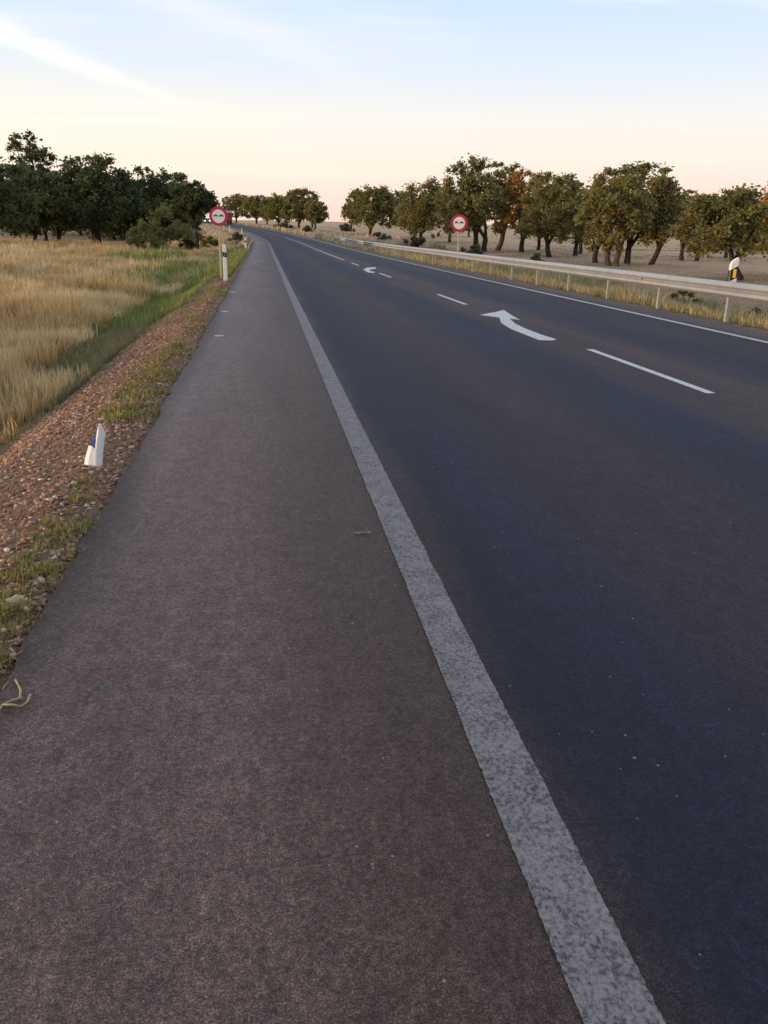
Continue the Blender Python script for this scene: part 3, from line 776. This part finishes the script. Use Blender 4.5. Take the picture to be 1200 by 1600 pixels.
stones('gravel_spill', 'loose crumbs of stone spilled over the edge of the asphalt', 700, -1.0, -.72, 1.9, 12, .0018, .006, 24, 2.2, .7, simple_=True)
stones('loose_grit', 'tiny pale stones scattered on the asphalt shoulder', 110, -.92, .5, 1.0, 11, .0022, .0055, 22, 1.8, .8)

# ------------------------------------------------------------------ guardrail
PZ = .75
gr = empty('guardrail', (8.54, 10, 0)); tag(gr, 'long galvanised steel guardrail with wave profile along the far side of the road', 'guardrail')
def gv(o, s, z): return (shift(s)+o-8.54, s-10, zr(s)+z)
s_end = 108.0
def rail_drop(s): return 0 if s < s_end-7 else -(s-(s_end-7))/7*.62
prof_w = []
for k in range(25):
    u = k/24
    zc_ = .155-u*.31
    # W beam: two humps towards the road
    x_ = -.083*(.5-.5*math.cos(4*math.pi*u)) if .06 < u < .94 else 0.0
    prof_w.append((x_*1.0, zc_))
prof_w = [(0, .155), (-.018, .150), (-.07, .112), (-.083, .095), (-.083, .062), (-.07, .045), (-.012, .012), (0, .004), (0, -.004), (-.012, -.012), (-.07, -.045), (-.083, -.062), (-.083, -.095), (-.07, -.112), (-.018, -.150), (0, -.155)]
def beam(s0, s1, ext):
    ss = np.linspace(s0, s1+ext, 6 if s0 < s_end-8 else 8)
    V_, F_ = [], []
    for i, s in enumerate(ss):
        e = 0 if i < len(ss)-1 else .003
        for (a, b) in prof_w: V_.append(gv(8.44+a-e, s, (.582+b*.88)+rail_drop(s)))
    for i, s in enumerate(ss):
        e = 0 if i < len(ss)-1 else .003
        for (a, b) in prof_w: V_.append(gv(8.444+a-e, s, (.582+b*.88)+rail_drop(s)))
    n = len(prof_w); h = len(ss)*n
    for base, flip in ((0, 0), (h, 1)):
        for i in range(len(ss)-1):
            for j in range(n-1):
                q = (base+i*n+j, base+i*n+j+1, base+(i+1)*n+j+1, base+(i+1)*n+j)
                F_.append(q[::-1] if flip else q)
    for i in range(len(ss)-1):
        for j in (0, n-1): F_.append((i*n+j, (i+1)*n+j, h+(i+1)*n+j, h+i*n+j))
    for j in range(n-1):
        for i in (0, len(ss)-1): F_.append((i*n+j, i*n+j+1, h+i*n+j+1, h+i*n+j))
    return mesh_obj('rail_beam', V_, F_, M['zinc'], gr, smooth=False)
SP = 2.85
s0g = 14.83 - 3*SP
b = s0g-1.0
while b < s_end-.1:
    e_ = min(b+2*SP, s_end)
    beam(b, e_, .12 if e_ < s_end else 0); b = e_
# posts: C channel, sharing one mesh
def post_mesh():
    parts = [box(.0, -.034, PZ/2-.12, .065, .006, PZ+.16), box(-.030, 0, PZ/2-.12, .006, .062, PZ+.16), box(.018, .034, PZ/2-.12, .03, .006, PZ+.16)]
    return join(parts)
pv, pf = post_mesh()
first = None; sp_first = None
s = s0g; k = 0
while s < s_end-1:
    dz = rail_drop(s)
    loc = gv(8.54+.02, s, dz)
    if first is None:
        first = mesh_obj('post', pv, pf, M['post'], gr); c = first
        sv = join([box(-.075, 0, .60, .045, .09, .22)])
        sp_first = mesh_obj('spacer', *sv, M['post'], first)
    else:
        c = first.copy(); link(c); c.parent = gr
        d = sp_first.copy(); link(d); d.parent = c
    c.location = loc; c.rotation_euler = (0, 0, 0)
    s += SP; k += 1
# bolts and small orange reflectors in the groove of the beam
rf = None
for s in (18.4, 29.8, 41.2, 52.6, 64.0):
    if rf is None:
        rf = mesh_obj('reflector', *join([box(0, 0, 0, .012, .075, .05), box(.012, 0, 0, .02, .03, .02)]), M['orange'], gr); c = rf
    else: c = rf.copy(); link(c); c.parent = gr
    c.location = gv(8.41, s, .595)

# ------------------------------------------------------------------ marker posts
def marker(label, x, s, h, kind, rz=0.0, tilt=0.0, wd=.12):
    z0 = hgt(x+shift(s), s)
    root = empty('marker_post', (x+shift(s), s, z0), rz); root.rotation_euler = (0, tilt, rz)
    tag(root, label, 'marker post', 'white marker posts along the road')
    # hollow-backed rounded section, flat face towards the camera (-Y), cut slanting at the top
    sec = []
    for k in range(13):
        a = math.pi*k/12
        sec.append((math.cos(a)*wd/2, .02+math.sin(a)*wd*.42))
    sec += [(-wd/2, -.02), (-wd*.42, -.032), (wd*.42, -.032), (wd/2, -.02)]
    def loft(levels, slant, grow=0.0):
        V_, F_ = [], []
        n = len(sec)
        for (z, sl, tp) in levels:
            for (a, b_) in sec:
                V_.append((a*(1+grow)*tp, b_*(1+grow)*tp, z + sl*a/wd))
        for i in range(len(levels)-1):
            for j in range(n):
                j2 = (j+1) % n
                F_.append((i*n+j, i*n+j2, (i+1)*n+j2, (i+1)*n+j))
        F_.append(tuple(range(n-1, -1, -1))); F_.append(tuple((len(levels)-1)*n+j for j in range(n)))
        return V_, F_
    if kind == 'amber':
        sl = .085
        mesh_obj('body', *loft([(h-.62, 0, 1.0), (h-.32, sl*.7, 1), (h-.05, sl, 1), (h, sl, .8)], 0), M['plastic'], root)
        mesh_obj('bracket', *box(0, -.045, h-.57, .05, .10, .04), M['post'], root)
        mesh_obj('black_band', *loft([(h-.355, sl, 1), (h-.145, sl, 1)], 0, .03), M['black_band'], root)
        mesh_obj('reflector', *box(.012, -.042, h-.245, .050, .012, .15), M['amber'], root)
    elif kind == 'plain':
        mesh_obj('body', *loft([(-.1, 0, 1.04), (h-.04, .02, 1), (h, .03, .7)], 0), M['plastic'], root)
    else:
        sl = -.03
        mesh_obj('body', *loft([(-.1, 0, 1.04), (h-.05, sl, 1), (h, sl, .75)], 0), M['plastic'], root)
        mesh_obj('black_band', *loft([(h-.36, sl, 1), (h-.22, sl, 1)], 0, .03), M['black_band'], root)
        mesh_obj('reflector', *box(0, -.040, h-.29, .04, .010, .07), M['grey_refl'], root)
    return root
marker('white marker post with black band at the asphalt edge, beside the left sign pole', -1.14, 26.1, 1.06, 'grey', 0, 0, .108)
marker('second white marker post along the left verge, with a dark band and round head', -1.29, 65, .95, 'grey', 0, 0, .13)
marker('third small white marker post at the left edge before the bend', -1.64, 144.4, 1.1, 'plain', 0, 0, .16)
marker('farthest pale marker post at the left edge in the bend', -2.04, 182, 1.15, 'plain', 0, 0, .18)
marker('short white marker with black band and amber reflector fixed on top of the guardrail', 8.645, 14.97, 1.13, 'amber', R(-6), 0, .15)
marker('pale marker post on the far side just before the guardrail starts', 9.4, 157, 1.15, 'plain', 0, 0, .17)
# bent blue-grey strip leaning beside the second post
bs = mesh_obj('bent_strip', *tube([(-1.12, 63.6, .02), (-1.05, 63.6, .40), (-.88, 63.6, .66), (-.66, 63.7, .90)], [.03, .035, .04, .03], 6), M['zinc'])
tag(bs, 'pale bent metal strip leaning beside the second left marker post', 'metal strip')

# ------------------------------------------------------------------ no overtaking signs
def disc(r, y, thick, n=48, r0=0.0):
    V_, F_ = [], []
    if r0 == 0:
        for yy in (y, y+thick):
            for k in range(n): V_.append((math.cos(2*math.pi*k/n)*r, yy, math.sin(2*math.pi*k/n)*r))
        F_ = [tuple(range(n)), tuple(range(2*n-1, n-1, -1))] + [(k, (k+1) % n, n+(k+1) % n, n+k) for k in range(n)]
    else:
        for (rr, yy) in ((r0, y), (r, y), (r, y+thick), (r0, y+thick)):
            for k in range(n): V_.append((math.cos(2*math.pi*k/n)*rr, yy, math.sin(2*math.pi*k/n)*rr))
        F_ = [(a*n+k, a*n+(k+1) % n, ((a+1) % 4)*n+(k+1) % n, ((a+1) % 4)*n+k) for a in range(4) for k in range(n)]
    return V_, F_
def car_glyph(cx, w, y):
    """front view of a car: body, cabin and wheels, as on the sign"""
    h = w*.42
    out = [(-.5, -.05), (-.5, .18), (-.40, .30), (-.27, .62), (.27, .62), (.40, .30), (.5, .18), (.5, -.05), (.46, -.05), (.46, -.22), (.30, -.22), (.30, -.05), (-.30, -.05), (-.30, -.22), (-.46, -.22), (-.46, -.05)]
    V_ = [(cx+a*w, y, b*w*.62) for a, b in out] + [(cx+a*w, y+.003, b*w*.62) for a, b in out]
    n = len(out)
    return V_, [tuple(range(n))] + [(k, (k+1) % n, n+(k+1) % n, n+k) for k in range(n)]
def overtaking_sign(label, o, s, z, r, zb, rz):
    x = shift(s)+o
    root = empty('road_sign', (x, s, zb), rz)
    tag(root, label, 'road sign', 'round no overtaking signs')
    zc_ = z-zb
    def lift(q): return [(a, b_, c+zc_) for a, b_, c in q[0]], q[1]
    mesh_obj('pole', *join([box(0, .045, (zc_+r*.6)/2-.15, .062, .04, zc_+r*.6+.3)]), M['pole'], root)
    bevel(root.children[0], .008)
    mesh_obj('back_plate', *lift(disc(r, .010, .012)), M['sign_back'], root)
    mesh_obj('ring', *lift(disc(r, 0, .0085, r0=r*.70)), M['red'], root)
    mesh_obj('face', *lift(disc(r*.70, .002, .007)), M['sign_white'], root)
    tag(mesh_obj('car_symbol', *lift(car_glyph(-r*.31, r*.46, -.0025)), M['sign_darkred'], root), 'dark red car silhouette on the left of the sign face')
    tag(mesh_obj('car_symbol', *lift(car_glyph(r*.31, r*.46, -.0025)), M['sign_black'], root), 'black car silhouette on the right of the sign face')
    for q in (.35, -.35): mesh_obj('clamp', *box(0, .0225, zc_+r*q, .16, .004, .035), M['sign_back'], root)
    return root
overtaking_sign('round red rimmed no overtaking sign on the left verge beside a white marker post', -1.375, 28.2, 1.87, .29, -.03, R(-2))
overtaking_sign('round red rimmed no overtaking sign behind the guardrail on the right', 9.3, 41.0, 1.97, .40, prof(9.3), R(-8))

# ------------------------------------------------------------------ far vehicles
def wheel(cx, cy, r, w, n=16):
    V_ = [(cx+sx*w/2, cy+math.cos(2*math.pi*k/n)*r, r+math.sin(2*math.pi*k/n)*r) for sx in (-1, 1) for k in range(n)]
    return V_, [tuple(range(n)), tuple(range(2*n-1, n-1, -1))] + [(k, (k+1) % n, n+(k+1) % n, n+k) for k in range(n)]
def extrude_x(outline, w, taper=None):
    V_ = []
    n = len(outline)
    for sx in (-1, 1):
        for i, (y, z) in enumerate(outline):
            ww = w/2*(taper(z) if taper else 1)
            V_.append((sx*ww, y, z))
    return V_, [tuple(range(n)), tuple(range(2*n-1, n-1, -1))] + [(k, (k+1) % n, n+(k+1) % n, n+k) for k in range(n)]
s = 280; hd = .195
car = empty('car', (shift(s)+1.6, s, zr(s)), hd); tag(car, 'distant dark car with a lit headlight coming round the bend, left of the sign', 'car')
tp = lambda z: 1 if z < .95 else 1-(z-.95)*.42
bd = mesh_obj('body', *extrude_x([(-2.1, .3), (-2.15, .62), (-2.0, .86), (-1.0, 1.02), (-.45, 1.46), (1.1, 1.50), (1.9, 1.05), (2.15, .95), (2.15, .35)], 1.8, tp), M['car'], car); bevel(bd, .05)
mesh_obj('windscreen', [(-.74, -1.0, 1.05), (.74, -1.0, 1.05), (.62, -.50, 1.43), (-.62, -.50, 1.43)], [(0, 1, 2, 3)], M['glass'], car).location = (0, -.02, .01)
for sx in (-1, 1):
    mesh_obj('headlight', *box(sx*.68, -2.13, .72, .30, .08, .17), M['headlight'], car)
    for cy in (-1.35, 1.35): mesh_obj('wheel', *wheel(sx*.78, cy, .32, .22), M['rubber'], car)
mesh_obj('number_plate', *box(0, -2.17, .48, .5, .02, .11), M['sign_white'], car)
s = 263.5; hd = .177
lo = empty('lorry', (shift(s)+5.8, s, zr(s)), hd); tag(lo, 'distant red lorry with a cream top driving away, half hidden behind the left sign', 'lorry')
mesh_obj('cargo_box', *box(0, 3.4, 2.0, 2.5, 7.0, 2.4), M['lorry_red'], lo)
mesh_obj('roof_panel', *box(0, 3.4, 3.52, 2.5, 7.0, .62), M['lorry_cream'], lo)
mesh_obj('cab', *join([box(0, 8.2, 1.7, 2.4, 1.9, 2.3)]), M['lorry_red'], lo)
mesh_obj('bumper', *box(0, -.03, .55, 2.4, .12, .18), M['black_band'], lo)
mesh_obj('chassis', *box(0, 4.4, .72, 1.0, 8.6, .14), M['black_band'], lo)
for sx in (-1, 1):
    mesh_obj('tail_light', *box(sx*1.0, -.12, .85, .3, .06, .14), M['red'], lo)
    for cy in (1.0, 2.2, 8.0): mesh_obj('wheel', *wheel(sx*1.0, cy, .5, .35), M['rubber'], lo)

# ------------------------------------------------------------------ small things on the verge and shoulder
# broken marker post stub: a torn, folded sheet of white plastic, standing in the gravel
x0, y0, z0 = -1.12, 5.37, prof(-1.12)
st = empty('broken_post_stub', (x0, y0, z0), R(-8)); tag(st, 'torn white plastic stump of a broken marker post standing in the gravel', 'post stump')
def shell(pts_u, tops, bots, r, thick, mirror=1):
    V_, F_ = [], []
    n = len(pts_u)
    for lay in (0, thick):
        for (px, py), t_, b_ in zip(pts_u, tops, bots):
            V_.append((px, py+lay, b_)); V_.append((px+.012*mirror, py+lay+.01, (t_+b_)/2)); V_.append((px+.034*mirror, py+lay+.03, t_))
    h = 3*n
    for i in range(n-1):
        for j in range(2):
            q = (3*i+j, 3*i+3+j, 3*i+4+j, 3*i+1+j); F_.append(q); F_.append(tuple(h+a for a in q[::-1]))
        F_.append((3*i+2, 3*i+5, h+3*i+5, h+3*i+2)); F_.append((3*i, h+3*i, h+3*i+3, 3*i+3))
    for i in (0, n-1):
        for j in range(2): F_.append((3*i+j, 3*i+1+j, h+3*i+1+j, h+3*i+j))
    return V_, F_
us = [(-.078, .012), (-.064, -.014), (-.040, -.024), (-.016, -.026), (-.002, -.024), (.004, -.028), (.018, -.026), (.034, -.014), (.044, .008)]
tops = [.105, .132, .128, .104, .100, .225, .262, .258, .205]
bots = [-.03]*9
mesh_obj('front_shell', *shell(us, tops, bots, 0, .004), M['plastic'], st)
us2 = [(-.070, .018), (-.052, .042), (-.030, .056), (-.010, .052), (.012, .036), (.024, .016)]
mesh_obj('inner_shell', *shell(us2, [.125, .165, .21, .250, .264, .24], [-.03]*6, 0, .004), M['plastic_sky_tint'], st)
# pale stones picked out in the gravel
def rock(label, o, s, r, seed):
    rg = random.Random(seed)
    import bmesh
    bm = bmesh.new(); bmesh.ops.create_icosphere(bm, subdivisions=2, radius=1)
    for v in bm.verts:
        n = mnoise.noise(v.co*1.3+Vector((seed, 0, 0)))
        v.co *= 1+.35*n; v.co.x *= r*1.25; v.co.y *= r*.9; v.co.z *= r*.6
    me = bpy.data.meshes.new('stone'); bm.to_mesh(me); bm.free(); me.materials.append(M['pale_stone'])
    o_ = bpy.data.objects.new('stone', me); link(o_)
    o_.location = (shift(s)+o, s, hgt(o+shift(s), s)+r*.3); o_.rotation_euler = (0, 0, rg.uniform(0, 3))
    tag(o_, label, 'stone')
rock('pale tan stone among the weeds at the asphalt edge, largest of the light stones', -1.04, 3.27, .034, 3)
rock('cream stone in the gravel just below the broken white stump', -1.16, 4.95, .022, 5)
rock('small pale stone right of the broken white stump, at the weed tuft', -.96, 5.85, .017, 8)
rock('whitish stone on the gravel near the left edge of the view', -1.22, 3.55, .019, 12)
# dry forked stem lying across the asphalt edge
tp_ = [[(-0.866, 2.375), (-0.862, 2.410), (-0.863, 2.454), (-0.841, 2.471), (-0.810, 2.474)],
       [(-0.819, 2.477), (-0.827, 2.519), (-0.845, 2.562), (-0.866, 2.602)],
       [(-0.862, 2.441), (-0.834, 2.433), (-0.805, 2.435), (-0.791, 2.456), (-0.789, 2.488)]]
tw = mesh_obj('dry_stem', *join([tube([(x, y, .010+.006*math.sin(i*2)) for i, (x, y) in enumerate(p)], [.0045, .004, .0035, .0035, .0045, .003][:len(p)], 6) for p in tp_]), M['twig'], smooth=True)
tag(tw, 'forked dry yellowish stem lying on the shoulder at the lower left', 'dry stem')
pe = []
for k in range(5):
    a = k*1.25
    pe.append(([(0, 0, .002), (math.cos(a-.4)*.007, math.sin(a-.4)*.007, .006), (math.cos(a)*.011, math.sin(a)*.011, .008), (math.cos(a+.4)*.007, math.sin(a+.4)*.007, .005)], [(0, 1, 2, 3)]))
bp = mesh_obj('red_petal', *join(pe), M['berry']); bp.location = (-.57, 2.61, .001)
tag(bp, 'tiny crushed red flower lying on the brown shoulder', 'flower')
